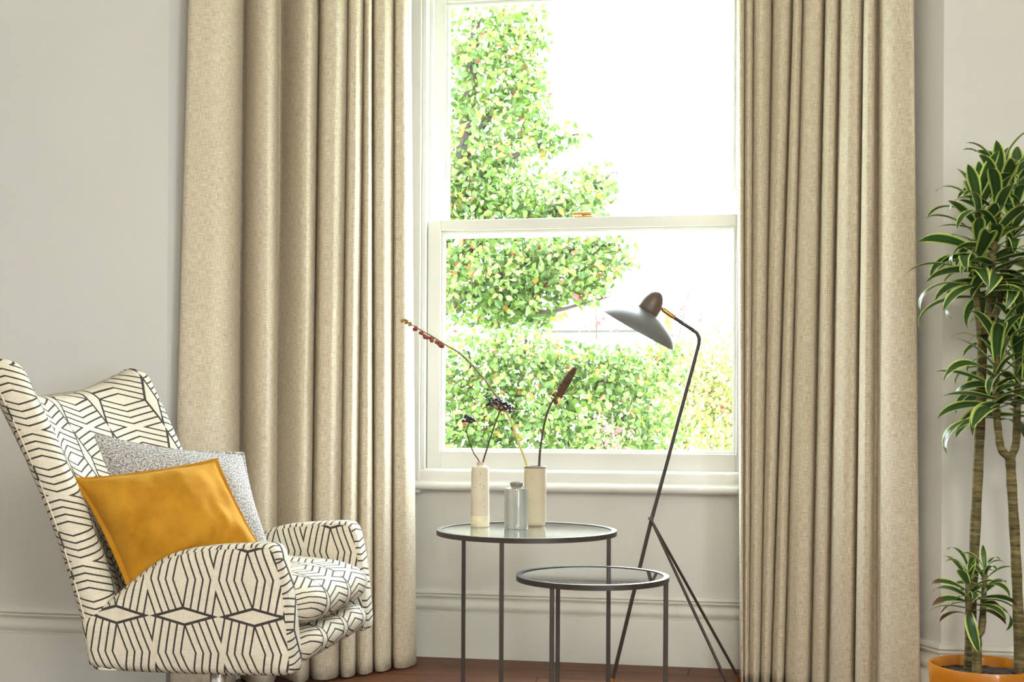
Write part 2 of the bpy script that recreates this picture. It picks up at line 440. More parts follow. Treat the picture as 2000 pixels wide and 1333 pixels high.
# skirting swept along the walls (d from wall, z)
PROF = [(0, .245), (.007, .244), (.011, .238), (.012, .231), (.006, .2285), (.011, .2255), (.0125, .222), (.011, .218), (.006, .2145),
        (.005, .209), (.009, .203), (.015, .197), (.0185, .189), (.0185, .181), (.015, .173), (.010, .1685), (.010, .166), (.025, .163), (.026, .158), (.026, 0.0), (0, 0.0)]
def miter(p, a, c, d):
    """inner offset of polyline corner p (prev a, next c) by d, room on the right hand of travel"""
    n = lambda s, t: Vector((t[1] - s[1], s[0] - t[0])).normalized()
    P = Vector(p)
    if a is None: return P + n(p, c) * d
    if c is None: return P + n(a, p) * d
    n1, n2 = n(a, p), n(p, c); m = (n1 + n2).normalized()
    return P + m * (d / max(0.2, m.dot(n1)))
NAMES = ['left', 'bay_left', 'window', 'bay_right', 'right']
LABS = ['moulded white skirting board behind the armchair', 'moulded white skirting board behind the armchair curtain',
        'moulded white skirting board under the window', 'moulded skirting board in the shade behind the plant-side curtain', 'moulded white skirting board behind the plant pot']
for i in range(5):
    rows = []
    for j, k in ((i, 0), (i + 1, 1)):
        a = PLAN[j - 1] if j > 0 else None; c = PLAN[j + 1] if j < 5 else None
        rows.append([(*miter(PLAN[j], a, c, d * 1.15), z) for d, z in PROF])
    tag(MB().grid(rows, closed=True, cap0=True, cap1=True).build('baseboard_' + NAMES[i], M['trim'], smooth=True, angle=35), LABS[i], kind='structure')

# ------------------------------------------------------------------ sash window
win = tag(empty('window_1', (-0.53, YW, WIN[2])), 'white wooden sash window between the two curtains', kind='structure')
def wp(name, mb, parent=win, mat='sash', bevel=0.003):
    o = mb.build(name, M[mat], parent, bevel=bevel, seg=2)
    q = Vector((0, 0, 0)); p = parent
    while p: q += Vector(p.location); p = p.parent
    o.location = -q; return o
wp('architrave', MB().box(-1.255, -1.128, 4.455, 4.50, .60, 2.62), bevel=.004)
wp('architrave', MB().box(.073, .165, 4.455, 4.50, .60, 2.62), bevel=.004)
wp('architrave', MB().box(-1.128, .073, 4.455, 4.50, 2.49, 2.62), bevel=.004)
wp('staff_bead', MB().box(-1.128, -1.112, 4.468, 4.497, .66, 2.49))
wp('staff_bead', MB().box(.058, .073, 4.468, 4.497, .66, 2.49))
wp('staff_bead', MB().box(-1.112, .058, 4.468, 4.497, 2.472, 2.49))
wp('box_lining', MB().box(-1.165, -1.116, 4.497, YW + T, .63, 2.5))
wp('box_lining', MB().box(.062, .11, 4.497, YW + T, .63, 2.5))
wp('parting_bead', MB().box(-1.116, -1.104, 4.5385, 4.5475, .63, 2.49), bevel=.001)
wp('parting_bead', MB().box(.050, .062, 4.5385, 4.5475, .63, 2.49), bevel=.001)
def sash(name, x0, x1, y0, y1, z0, z1, gx0, gx1, gz0, gz1, pane_y, bead):
    s = empty(name, (0, 0, 0)); s.parent = win; s.location = (0.53, -YW, -WIN[2])
    for nm, bx in (('stile', (x0, gx0, y0, y1, z0, z1)), ('stile', (gx1, x1, y0, y1, z0, z1)),
                   ('rail', (gx0, gx1, y0, y1, z0, gz0)), ('rail', (gx0, gx1, y0, y1, gz1, z1))):
        o = MB().box(*bx).build(nm, M['sash'], s, bevel=.003, seg=2)
    e = bead                                       # inner stepped moulding round the glass
    for bx in ((gx0, gx0 + e, y0 + .012, y1, gz0, gz1), (gx1 - e, gx1, y0 + .012, y1, gz0, gz1),
               (gx0 + e, gx1 - e, y0 + .012, y1, gz0, gz0 + e), (gx0 + e, gx1 - e, y0 + .012, y1, gz1 - e, gz1)):
        MB().box(*bx).build('glazing_bead', M['sash'], s, bevel=.002, seg=2)
    MB().box(gx0 + .002, gx1 - .002, pane_y, pane_y + .004, gz0 + .002, gz1 - .002).build('pane', M['pane'], s)
    return s
sash('lower_sash', -1.112, .058, 4.498, 4.538, .686, 1.602, -1.062, .010, .752, 1.562, 4.526, .011)
sash('upper_sash', -1.104, .050, 4.548, 4.588, 1.545, 2.475, -1.058, .006, 1.585, 2.420, 4.572, .010)
# sill: stool board with a half-round nosing, panel strip above it
prof = [(4.497, .690), (4.474, .690), (4.468, .686), (4.462, .678), (4.461, .650), (4.456, .645), (4.447, .640), (4.441, .632), (4.440, .625), (4.443, .618), (4.450, .613), (4.462, .611), (4.497, .611)]
rows = [[(x, y, z) for y, z in prof] for x in (-1.30, .20)]
o = MB().grid(rows, closed=True, cap0=True, cap1=True).build('window_sill', M['sash'], win, smooth=True, angle=40); o.location = (0.53, -YW, -WIN[2])
o = MB().box(WIN[0] - .02, WIN[1] + .02, 4.53, YW + T + .04, .625, .684).build('outer_sill', M['sash'], win, bevel=.003); o.location = (0.53, -YW, -WIN[2])
lock = empty('sash_lock'); lock.parent = win; lock.location = (0.53, -YW, -WIN[2])
lx = at(1140, 425, 4.53).x
MB().box(lx - .035, lx + .035, 4.506, 4.532, 1.602, 1.608).build('lock_plate', M['brass'], lock, bevel=.002)
MB().tube([(lx - .045, 4.512, 1.6165), (lx - .01, 4.515, 1.619), (lx + .025, 4.52, 1.6175)], [.005, .006, .007]).build('lock_lever', M['brass'], lock, smooth=True)
MB().lathe([(.011, 0), (.011, .007), (.007, .012), (0, .013)], 16, origin=(lx, 4.519, 1.608)).build('lock_pivot', M['brass'], lock, smooth=True)

# ------------------------------------------------------------------ curtains
def make_curtain(name, label, edges_lo, edges_hi, ztab, right_crest, dark, deep):
    """edges: fold limits along the photo's x at floor and at 2.2 m; each fold is a real pleat in plan"""
    NZ = 56; TOP = 2.62; n = 7; rows = []; uvs = []
    nf = len(edges_lo) - 1
    for j in range(NZ + 1):
        z = 0.006 + (TOP - 0.006) * j / NZ
        t = min(z / 2.2, 1.1)
        wob = 0.0
        ed = [lerp(a, b, (t if t < 1 else 1)) for a, b in zip(edges_lo, edges_hi)]
        pts = []
        for i in range(nf):
            a, b = ed[i], ed[i + 1]; w = b - a; df = dark[i]
            A = 0.066 * (0.55 + 0.45 * min(1.8, w / 50.0))
            A *= deep[i] * (1.0 + 0.12 * math.sin(i * 2.1 + z * 1.3))
            if right_crest:
                pp = [(a + .03 * w, A * 1.15), (a + max(.06, df * .5) * w, A * .80), (a + (df + .08) * w, A * .20), (a + (df + (1 - df) * .50) * w, -.006),
                      (b - .22 * (1 - df) * w, A * .06), (b - .08 * (1 - df) * w, A * .26), (b, A * .66), (b - .03 * w, A * .95), (b - .12 * w, A * 1.12)]
            else:
                pp = [(a + .12 * w, A * 1.12), (a + .03 * w, A * .95), (a, A * .66), (a + .08 * (1 - df) * w, A * .26), (a + .22 * (1 - df) * w, A * .06), (a + (1 - df) * .50 * w, -.006),
                      (b - (df + .10) * w, A * .25), (b - df * w * .7, A * .85), (b - .03 * w, A * 1.15)]
            if i == 0 and right_crest: pp = [(a, A * .55), (a + .02 * w, A * .2), (a + .2 * w, A * .05)] + pp[3:]
            if i == nf - 1 and not right_crest: pp = pp[:6] + [(b - .2 * w, A * .05), (b - .02 * w, A * .2), (b, A * .55)]
            pts += pp
        line = crom(pts, n)
        r = []; ux = []; s = 0; prev = None
        for k, (px, dz) in enumerate(line):
            zz = interp(ztab, px) + dz
            p = plan(px, zz)
            nz = noise.noise((k * 0.06, z * 1.6, 3.1 if right_crest else 8.7)) * 0.006 + noise.noise((k * 0.17, z * 4.5, 1.0)) * 0.002
            p = p * (1 + nz / 4)
            if prev is not None: s += (p - prev).length
            prev = p
            r.append((p.x, p.y, z)); ux.append((s, z))
        rows.append(r); uvs.append(ux)
    mid = uvs[NZ // 2]
    uvs = [[(mid[k][0], rows[j][0][2]) for k in range(len(mid))] for j in range(NZ + 1)]
    root = empty(name, (rows[0][len(rows[0]) // 2][0], rows[0][len(rows[0]) // 2][1], 0))
    tag(root, label, 'curtain', 'pair of window curtains')
    o = MB().grid(rows, uvs=uvs).build('drape', M['curtain'], root, smooth=True, solid=.003, angle=180)
    o.location = -root.location
    # heading rail with runners above the picture
    top = [(x, y, TOP + .012) for x, y, _ in rows[-1][::6]]
    cx = [(plan(px, interp(ztab, px) + .03).x, plan(px, interp(ztab, px) + .03).y, TOP + .012) for px in range(int(edges_lo[0]), int(edges_lo[-1]) + 1, 25)]
    o = MB().tube(cx, .012).build('curtain_track', M['white_enamel'], root, smooth=True); o.location = -root.location
    return root
make_curtain('curtain', 'oatmeal woven curtain behind the patterned armchair',
             [335, 462, 541, 606, 664, 696, 730, 766, 815], [365, 470, 541, 618, 675, 705, 722, 765, 799],
             [(330, 3.92), (358, 3.94), (520, 4.06), (680, 4.20), (815, 4.40)], True, [.0, .34, .44, .12, .15, .25, .12, .10], [1.7, 2.1, 2.0, 1.4, 1.2, 1.2, 1.3, 1.2])
make_curtain('curtain', 'oatmeal woven curtain beside the tall potted plant',
             [1449, 1455, 1466, 1488, 1510, 1536, 1588, 1621, 1673, 1715, 1800], [1436, 1452, 1468, 1507, 1546, 1565, 1609, 1639, 1684, 1714, 1779],
             [(1430, 4.155), (1500, 4.12), (1600, 3.97), (1700, 3.745), (1800, 3.575)], False, [.1, .1, .12, .15, .15, .12, .2, .12, .28, .22, .0], [1.1, 1.1, 1.1, 1.1, 1.1, 1.1, 1.15, 1.1, 1.15, 1.05, .8])

# ------------------------------------------------------------------ added warm fill light: glowing globe, unseen behind the viewer
m = NT('fill_lamp_glow'); m.base(srgb(250, 235, 210)).set(0.9)
m.p.inputs['Emission Color'].default_value = (1.0, 0.93, 0.83, 1); m.p.inputs['Emission Strength'].default_value = 27.0
fill_lamp = tag(empty('added_fill_lamp', (0.3, -0.3, 2.25)), 'added warm glowing globe, unseen behind the viewer, as fill light', 'added fill lamp')
MB().lathe([(.03, .24)] + [(.25 * math.sin(math.pi * k / 16), .25 * math.cos(math.pi * k / 16)) for k in range(1, 16)] + [(.03, -.245)], 32).build('fill_globe', m.m, fill_lamp, smooth=True)
MB().tube([(0, 0, .24), (0, 0, .66)], .004, 8).build('added_cord', M['white_enamel'], fill_lamp)
MB().lathe([(.05, .66), (.05, .68), (.045, .70)], 24).build('added_ceiling_rose', M['white_enamel'], fill_lamp, smooth=True)

# ================================================================== ARMCHAIR (local: x forward, y across, z up)
CH = (-1.02, 3.165, 0.0)
P_REP = 0.170
chair = tag(empty('armchair', CH), 'swivel armchair in cream fabric printed with charcoal chevrons', 'armchair')
def splay(x, y):                                   # the shell widens towards the back
    return y * (1 + 0.10 * min(1.0, max(0.0, -x / 0.5)))
ARM = [(-.505, .285), (-.515, .33), (-.525, .392), (-.475, .425), (-.43, .463), (-.38, .505), (-.332, .540), (-.285, .561), (-.22, .573), (-.13, .580), (-.075, .583), (-.050, .577),
       (-.036, .555), (-.026, .515), (-.016, .46), (-.008, .39), (-.002, .33), (.000, .292), (-.014, .272), (-.10, .268), (-.25, .268), (-.40, .270), (-.48, .274)]
def arm(side):
    out = crom(ARM + [ARM[0]], 3)[:-1]
    n = len(out); cxm, czm = -.25, .40
    arc = [0]
    for i in range(1, n): arc.append(arc[-1] + math.hypot(out[i][0] - out[i - 1][0], out[i][1] - out[i - 1][1]))
    th, rr = .098, .030
    rows, uvs = [], []
    def inset(i, d):
        a, c = out[i - 1], out[(i + 1) % n]
        tx, tz = c[0] - a[0], c[1] - a[1]; L = math.hypot(tx, tz) or 1
        return (out[i][0] + tz / L * d, out[i][1] - tx / L * d)      # inwards for this winding
    y_out, y_in = (-.352, -.352 + th) if side < 0 else (.352, .352 - th)
    sg = 1 if side < 0 else -1
    prof = []
    for k in range(7):                              # outer roll
        a = math.pi / 2 * k / 6; prof.append((rr * (1 - math.sin(a)), y_out + sg * rr * (1 - math.cos(a))))
    prof += [(0, y_out + sg * th * .5)]
    for k in range(7):
        a = math.pi / 2 * k / 6; prof.append((rr * (1 - math.cos(a)), y_in - sg * rr * (1 - math.sin(a))))
    ox, oz = -.268, .498
    def planar(x, z):
        v = (z - oz) / .174; return ((x - ox) / .168 + .12 * v, v)
    b = MB()
    # side faces (with a soft crown) are fans to inner rings; rims carry their own stripe direction
    faces_rows = []
    for end in (0, 1):
        ring0 = prof[0] if end == 0 else prof[-1]
        rs, us = [], []
        for f in (1.0, .93, .8, .5, 0.02):
            r, u = [], []
            for i in range(n):
                px, pz = inset(i, ring0[0])
                x, z = lerp(cxm, px, f), lerp(czm, pz, f)
                yb = ring0[1] - sg * (1 if end == 0 else -1) * .006 * (1 - f ** 3)
                r.append((x, splay(x, yb), z)); u.append(planar(x, z))
            rs.append(r); us.append(u)
        b.grid(rs, closed=True, uvs=us, cap1=True)
    def rim(pr, mapper):
        rs, us = [], []
        for d, y in pr:
            r, u = [], []
            for i in range(n):
                x, z = inset(i, d); r.append((x, splay(x, y), z)); u.append(mapper(i, x, z, y))
            rs.append(r); us.append(u)
        # repeat first column so that uvs do not wrap
        rs = [r + [r[0]] for r in rs]; us = [u + [u[0]] for u in us]
        b.grid(rs, uvs=us)
    rim(prof[:4], lambda i, x, z, y: planar(x, z))
    rim(prof[3:-3], lambda i, x, z, y: (arc[i] / .17, (y - y_out) / .17 * .6 + .25))
    rim(prof[-4:], lambda i, x, z, y: planar(x, z))
    o = b.build('armrest', M['print'], chair, smooth=True, angle=60)
    pipe = [(inset(i, .004)[0], splay(out[i][0], y_out + sg * .010), inset(i, .004)[1]) for i in range(n)]
    return o
arm(-1); arm(1)

# back: a curved, raked, winged slab with a dipped top edge
def back():
    NU, NE = 26, 8; th0 = .105
    b = MB(); levels = [0, .08, .18, .28, .38, .48, .58, .68, .77, .85, .91, .95]
    cap = [(.968, .97), (.982, .86), (.992, .68), (.998, .42), (1.0, .12)]
    rows, uvs = [], []
    def H(u): return .935 + .088 * abs(u) ** 2.3
    for v, ths in [(l, 1.0) for l in levels] + cap:
        z0 = .275
        hw = lerp(.315, .338, v)
        c = lerp(.045, .115, v ** .8)
        cen = []
        for i in range(NU + 1):
            u = -1 + 2 * i / NU; z = z0 + (H(u) - z0) * v
            xe = -.405 - (z - .275) * .40 + .03 * math.sin(v * math.pi)
            xf = xe - c * (1 - abs(u) ** 2.4)
            cen.append((xf - th0 * .5, u * hw - .012, z, u))
        th = th0 * lerp(.95, .88, v) * .5 * ths
        front, rear = [], []
        nrm = []
        for i in range(NU + 1):
            a, d = cen[max(0, i - 1)], cen[min(NU, i + 1)]
            t = Vector((d[0] - a[0], d[1] - a[1])).normalized(); nrm.append(Vector((t.y, -t.x)))
        loop = []
        for i in range(NU + 1):
            p = Vector(cen[i][:2]) + nrm[i] * th; loop.append((p.x, p.y, cen[i][2]))
        t = Vector((cen[NU][0] - cen[NU - 1][0], cen[NU][1] - cen[NU - 1][1])).normalized()
        for k in range(1, NE):
            a = math.pi * k / NE; p = Vector(cen[NU][:2]) + nrm[NU] * th * math.cos(a) + t * th * math.sin(a); loop.append((p.x, p.y, cen[NU][2]))
        for i in range(NU, -1, -1):
            p = Vector(cen[i][:2]) - nrm[i] * th; loop.append((p.x, p.y, cen[i][2]))
        t = Vector((cen[0][0] - cen[1][0], cen[0][1] - cen[1][1])).normalized()
        for k in range(1, NE):
            a = math.pi * k / NE; p = Vector(cen[0][:2]) - nrm[0] * th * math.cos(a) + t * th * math.sin(a); loop.append((p.x, p.y, cen[0][2]))
        loop.append(loop[0])
        arc = [0]
        for i in range(1, len(loop)): arc.append(arc[-1] + math.hypot(loop[i][0] - loop[i - 1][0], loop[i][1] - loop[i - 1][1]))
        rows.append(loop); uvs.append(arc)
    ref = uvs[6]
    full = [[((r[k][2] * 1.09 + .02) / .172, (ref[k] - .03) / .172) for k in range(len(r))] for r in rows]
    b.grid(rows, uvs=full)
    b.f.append(tuple(range(len(b.v) - len(rows[0]), len(b.v) - 1)))
    o = b.build('backrest', M['print'], chair, smooth=True, angle=70)
    # raised seam where the side band meets the outer back panel, near and far side
    for idx in (NU + 1 + (NE - 1) + (NU + 1) + 1, NU + 1 + NE - 3):
        pts = [Vector(r[idx]) for r in rows[:-3]]
        MB().tube(pts, .0022, 6).build('seam_piping', M['print'], o, smooth=True)
back()
# outer base pan, upholstered front rail, loose seat cushion
def rounded_block(name, prof, ys, bulge, off, cuts=14, parent=None):
    """profile (x,z) swept across y with pillowed ends; pattern runs front to back"""
    cx = sum(p[0] for p in prof) / len(prof); cz = sum(p[1] for p in prof) / len(prof)
    pr = crom(prof + [prof[0]], 4)
    arc = [0]
    for i in range(1, len(pr)): arc.append(arc[-1] + math.hypot(pr[i][0] - pr[i - 1][0], pr[i][1] - pr[i - 1][1]))
    rows, uvs = [], []
    for k in range(cuts + 1):
        t = -1 + 2 * k / cuts
        e = (1 - abs(t) ** bulge) ** (1 / 2.2) if abs(t) < 1 else 0
        sc = .0 + 1.0 * e
        y = lerp(ys[0], ys[1], (t + 1) / 2)
        rows.append([(lerp(cx, x, .80 + .20 * sc if abs(t) < 1 else .70), y, lerp(cz, z, max(.55 if abs(t) == 1 else .0, sc if sc > .6 else .6))) for x, z in pr])
        uvs.append([((a + off) / .172, (y + .40) / .172) for a in arc])
    b = MB().grid(rows, uvs=uvs)
    m = len(pr); b.f.append(tuple(range(m - 1))); b.f.append(tuple(range(cuts * m, cuts * m + m - 1)))
    return b.build(name, M['print'], parent or chair, smooth=True, angle=75)
rounded_block('front_rail', [(-.46, .285), (-.20, .268), (-.06, .270), (-.010, .284), (.012, .312), (.008, .342), (-.03, .360), (-.20, .364), (-.46, .36)], (-.262, .262), 12, .02)
rounded_block('seat_cushion', [(-.44, .366), (-.20, .360), (-.05, .364), (.002, .378), (.022, .412), (.012, .450), (-.03, .478), (-.10, .492), (-.22, .497), (-.36, .480), (-.45, .445)], (-.258, .258), 6, .05)
MB().box(-.42, -.10, -.20, .20, .266, .280).build('base_panel', M['dark_metal'], chair, bevel=.004)
ped = MB().lathe([(.036, .045), (.034, .06), (.024, .075), (.024, .235), (.034, .245), (.05, .262)], 28, origin=(-.33, 0, 0)).build('pedestal', M['chrome'], chair, smooth=True)
MB().lathe([(.24, 0), (.24, .006), (.22, .014), (.05, .03), (.036, .045)], 40, origin=(-.33, 0, 0)).build('base_disc', M['chrome'], chair, smooth=True)

# ------------------------------------------------------------------ cushions
def cushion(name, label, mat, corners, thick, flange, seed, pipe, wrinkle):
    tl, tr, br, bl = [Vector(c) for c in corners]
    cen = (tl + tr + br + bl) / 4
    nrm = ((tr - tl).cross(bl - tl)).normalized()
    if nrm.dot(Vector((0, 0, CAM_H)) - cen) < 0: nrm = -nrm
    root = tag(empty(name, cen), label, 'cushion', 'cushions on the armchair')
    N = 44
    side = {1: [], -1: []}
    size = (tr - tl).length
    for sgn in (1, -1):
        rows, uvs = [], []
        for j in range(N + 1):
            r, q = [], []
            for i in range(N + 1):
                a, c = i / N, j / N
                x, y = 2 * a - 1, 2 * c - 1
                pin = 1 - .085 * (1 - x * x) * abs(y) ** 3, 1 - .085 * (1 - y * y) * abs(x) ** 3
                xx, yy = x * pin[1], y * pin[0]
                A, C = (xx + 1) / 2, (yy + 1) / 2
                p = tl * (1 - A) * (1 - C) + tr * A * (1 - C) + br * A * C + bl * (1 - A) * C
                h = max(0, (1 - abs(x) ** 2.4) * (1 - abs(y) ** 2.4)) ** .62
                w = noise.noise((x * 1.7 + seed, y * 1.7, sgn * 2.0)) * wrinkle
                w += noise.noise((x * 4 + seed, y * 1.5 + x * 3, sgn * 3.0)) * wrinkle * .45
                edge_ = max(abs(x), abs(y)) ** 6 * (1 - max(abs(x), abs(y)) ** 40)
                crease = noise.noise((x * 2.2 + y * 4.2 + seed, x * .8 - y * .6, 4.0)) * .5 + noise.noise((x * 9 + seed, y * 9, 7.0)) * (.10 + .9 * edge_)
                w += crease * wrinkle * .35
                p = p + nrm * (sgn * thick * .5 * h * (1 + w) + sgn * .0015)
                r.append(p - cen); q.append((A * size, C * size))
            rows.append(r); uvs.append(q)
        side[sgn] = rows
        if sgn == 1: b = MB().grid(rows, uvs=uvs); uv1 = uvs
        else: b.grid([r[::-1] for r in rows], uvs=[u[::-1] for u in uvs])
    F = side[1]
    ring = [F[0][i] for i in range(N)] + [F[j][N] for j in range(N)] + [F[N][i] for i in range(N, 0, -1)] + [F[j][0] for j in range(N, 0, -1)]
    B = side[-1]
    ring2 = [B[0][i] for i in range(N)] + [B[j][N] for j in range(N)] + [B[N][i] for i in range(N, 0, -1)] + [B[j][0] for j in range(N, 0, -1)]
    b.grid([ring + [ring[0]], ring2 + [ring2[0]]])
    b.build('cushion_cover', mat, root, smooth=True, angle=180)
    if flange:                                     # flat flange edge with a stitched roll
        out = []
        for p, q in zip(ring, ring2):
            m_ = (p + q) / 2; d = m_.normalized(); out.append(m_ + d * flange + nrm * noise.noise(m_ * 18) * .004)
        rows = [ring + [ring[0]], [o_ + nrm * .002 for o_ in out] + [out[0] + nrm * .002], [o_ - nrm * .002 for o_ in out] + [out[0] - nrm * .002], ring2 + [ring2[0]]]
        MB().grid(rows).build('flange_edge', mat, root, smooth=True, angle=60)
    if pipe:
        pts = [(p + q) / 2 for p, q in zip(ring, ring2)]; pts.append(pts[0])
        MB().tube(pts, pipe, 7).build('piping', mat, root, smooth=True)
    return root
cushion('cushion', 'speckled grey boucle cushion tucked behind the mustard one', M['boucle'],
        [at(186, 850, 3.26), at(474, 886, 3.50), at(548, 1125, 3.44), at(268, 1150, 3.20)], .17, 0, 2.3, .005, .14)
cushion('cushion', 'mustard velvet cushion with flanged edge in the armchair', M['velvet'],
        [at(148, 938, 3.10), at(420, 902, 3.30), at(540, 1125, 3.22), at(262, 1168, 3.02)], .20, .012, 5.1, .0, .30)

# ================================================================== NEST OF TWO ROUND TABLES
A10 = R(10)
def round_table(label, centre, rad, top, leg_angles, glass):
    t = tag(empty('side_table', (centre[0], centre[1], 0)), label, 'side table', 'round metal and glass side tables')
    prof = []
    MB().lathe([(rad - .015, top - .006), (rad - .015, top + .002), (rad, top + .002), (rad, top - .0125), (rad - .011, top - .0125), (rad - .011, top - .006), (rad - .015, top - .006)], 96, caps=False).build('rim', M['dark_metal'], t, smooth=True, angle=30)
    MB().lathe([(rad - .0155, top - .006), (rad - .0155, top)], 96).build('glass_top', glass, t, smooth=True, angle=30)
    for a in leg_angles:
        x, y = (rad - .0075) * math.cos(a), (rad - .0075) * math.sin(a)
        q = MB(); h = .0062
        q.box(-h, h, -h, h, 0, top - .012)
        o = q.build('leg', M['dark_metal'], t, bevel=.001, seg=1); o.location = (x, y, 0); o.rotation_euler = (0, 0, A10)
    return t
c1 = at(1028.5, 1036, 3.70); c2 = at(1157, 1124.5, 3.445)
def ang(c, px_z):                                  # bearing of a leg seen from the table centre
    return math.atan2(px_z.y - c.y, px_z.x - c.x)
T1, R1 = .55, .2655
T2, R2 = .45, .2095
round_table('taller round glass side table holding three vases', c1, R1, T1, [R(16) + A10, R(138) + A10, R(254) + A10], M['misty_glass'])
round_table('lower round glass side table, empty, nearest the viewer', c2, R2, T2, [R(0) + A10, R(115.7) + A10, R(235) + A10], M['table_glass'])

# ------------------------------------------------------------------ vases
def on_table(px, z): p = plan(px, z); return (p.x, p.y, T1 + .0003)
v1 = tag(empty('vase', on_table(938.5, 3.79)), 'tall speckled cream stoneware bottle vase with narrow neck', 'vase', 'vases on the side table')
MB().lathe([(0, .0), (.0255, .0), (.0278, .003), (.0285, .03), (.0282, .05), (.0275, .10), (.0268, .172), (.0255, .180), (.020, .184), (.0105, .185), (.0092, .188), (.0098, .194), (.0085, .195), (.0075, .190), (.0075, .12), (0, .12)], 40).build('body', M['stone_cream'], v1, smooth=True, angle=50)
MB().lathe([(.0258, .0005), (.0284, .0035), (.0291, .033), (.0286, .0345)], 40, caps=False).build('bare_clay_foot', plain('bare_pale_clay', (222, 210, 178), 0.8, var=.1, vscale=60), v1, smooth=True, angle=60)
MB().lathe([(.0094, .188), (.0102, .191), (.0102, .194), (.0088, .1962), (.0074, .194)], 24, caps=False).build('neck', plain('pink_clay_rim', (196, 168, 146), 0.6), v1, smooth=True)
v2 = tag(empty('vase', on_table(1009.5, 3.742)), 'short blue-grey glazed bottle vase with brownish neck', 'vase', 'vases on the side table')
MB().lathe([(0, 0), (.0345, 0), (.0362, .003), (.0365, .02), (.0362, .06), (.0358, .112), (.034, .120), (.022, .1235), (.0195, .125)], 48, caps=False).build('body', M['glaze_grey'], v2, smooth=True, angle=50)
MB().lathe([(.0185, .123), (.0172, .127), (.0195, .131), (.0202, .135), (.0185, .139), (.0150, .1395), (.0135, .137), (.0135, .06), (0, .06)], 36, caps=False).build('neck', M['glaze_neck'], v2, smooth=True, angle=60)
v3 = tag(empty('vase', on_table(1046, 3.835)), 'sand coloured open cylinder vase behind the grey bottle', 'vase', 'vases on the side table')
MB().lathe([(0, 0), (.026, 0), (.031, .005), (.0336, .014), (.034, .05), (.0338, .120), (.0338, .179), (.0328, .1815), (.0312, .1815), (.0305, .179), (.0305, .03), (0, .03)], 48).build('body', M['stone_sand'], v3, smooth=True, angle=50)
MB().lathe([(.0340, .1765), (.0345, .179), (.0338, .1818), (.0322, .1828), (.0306, .1815), (.0303, .178)], 48, caps=False).build('rim', plain('dark_glazed_rim', (120, 112, 98), 0.4), v3, smooth=True)

# ------------------------------------------------------------------ dried stems
def stem_path(pxs, z, inside):
    pts = [inside] + [at(x, y, zz) for x, y, zz in [(p[0], p[1], p[2] if len(p) > 2 else z) for p in pxs]]
    return [Vector(p) for p in crom([tuple(p) for p in pts], 6)]
def thing_at(name, p, label, cat, group): return tag(empty(name, p), label, cat, group)
def part(mb, name, mat, root, **kw):
    o = mb.build(name, M[mat], root, **kw); o.location = -Vector(root.location); return o
GS = 'dried stems in the vases'
ico = None
def ball(mb, p, r, seg=8, sq=1.0):
    mb.lathe([(0, -r * sq)] + [(r * math.sin(math.pi * k / 5), -r * sq * math.cos(math.pi * k / 5)) for k in range(1, 5)] + [(0, r * sq)], seg, origin=p)
def berry_stem(label, pxs, z, vase, thick, n, spread, up):
    ins = Vector(vase.location) + Vector((0, 0, .128))
    path = stem_path(pxs, z, ins)
    r = thing_at('berry_stem', ins, label, 'dried stem', GS)
    part(MB().tube(path, [thick - .0006 * i / len(path) for i in range(len(path))], 7), 'stem', 'dark_stem', r, smooth=True)
    tip = path[-1]; tw = MB()
    for k in range(n):
        a = 2.4 * k; f = math.sqrt((k + .5) / n)
        off = Vector((math.cos(a) * spread[0] * f, math.sin(a) * spread[0] * .55 * f, up * (1 - .75 * f * f) + random.uniform(-.007, .007)))
        off += Vector((spread[1] * off.x / spread[0], 0, -spread[2] * off.x / spread[0]))
        e = tip + off
        tw.tube([tip, tip + off * .55 + Vector((0, 0, -.002)), e], .0006, 4)
        bb = MB(); ball(bb, (0, 0, 0), .0049 * random.uniform(.8, 1.15), 8)
        o = bb.build('berry', M['berry'], r, smooth=True, angle=180); o.location = e - Vector(r.location)
    part(tw, 'twigs', 'pod_red', r, smooth=True)
berry_stem('thin curved stem with a small dark berry cluster', [(937, 906), (925, 885), (914, 855), (912, 838), (917, 826)], 3.79, v1, .0020, 18, (.019, 0, .008), .016)
berry_stem('straight dark stem with a wide black berry umbel', [(943, 906), (951, 878), (961, 846), (972, 815), (977, 803)], 3.79, v1, .0028, 46, (.045, .0, .012), .034)
ins3 = Vector(v3.location) + Vector((-.005, 0, .04))
path = stem_path([(1029, 912), (1014, 868), (1000, 828), (986, 800), (965, 768), (940, 734), (915, 706), (895, 688), (870, 674), (845, 658), (815, 641), (786, 624)], 3.82, ins3)
r = thing_at('pod_stem', ins3, 'long arching stem with a row of reddish pods at its tip', 'dried stem', GS)
cut = int(len(path) * .36)
part(MB().tube(path[:cut + 1], .0036, 8), 'lower_stem', 'lime_stem', r, smooth=True)
part(MB().tube(path[cut:], [lerp(.0036, .0018, i / (len(path) - cut)) for i in range(len(path) - cut)], 8), 'upper_stem', 'olive_stem', r, smooth=True)
for k, (px, py, s) in enumerate([(787, 626, .9), (794, 629, .9), (802, 634, .9), (811, 642, 1.1), (822, 649, 1.0), (832, 657, 1.15), (843, 664, 1.15), (859, 674, 1.1), (852, 669, .7), (864, 676, .8)]):
    p = at(px, py, 3.82); bb = MB()
    for _ in range(4):
        d = Vector((random.uniform(-1, 1), random.uniform(-1, 1), random.uniform(-1, 1))) * .0042 * s
        ball(bb, d, .0056 * s, 7)
    o = bb.build('seed_pod', M['pod_olive' if k < 3 else 'pod_red'], r, smooth=True, angle=180); o.location = p - ins3
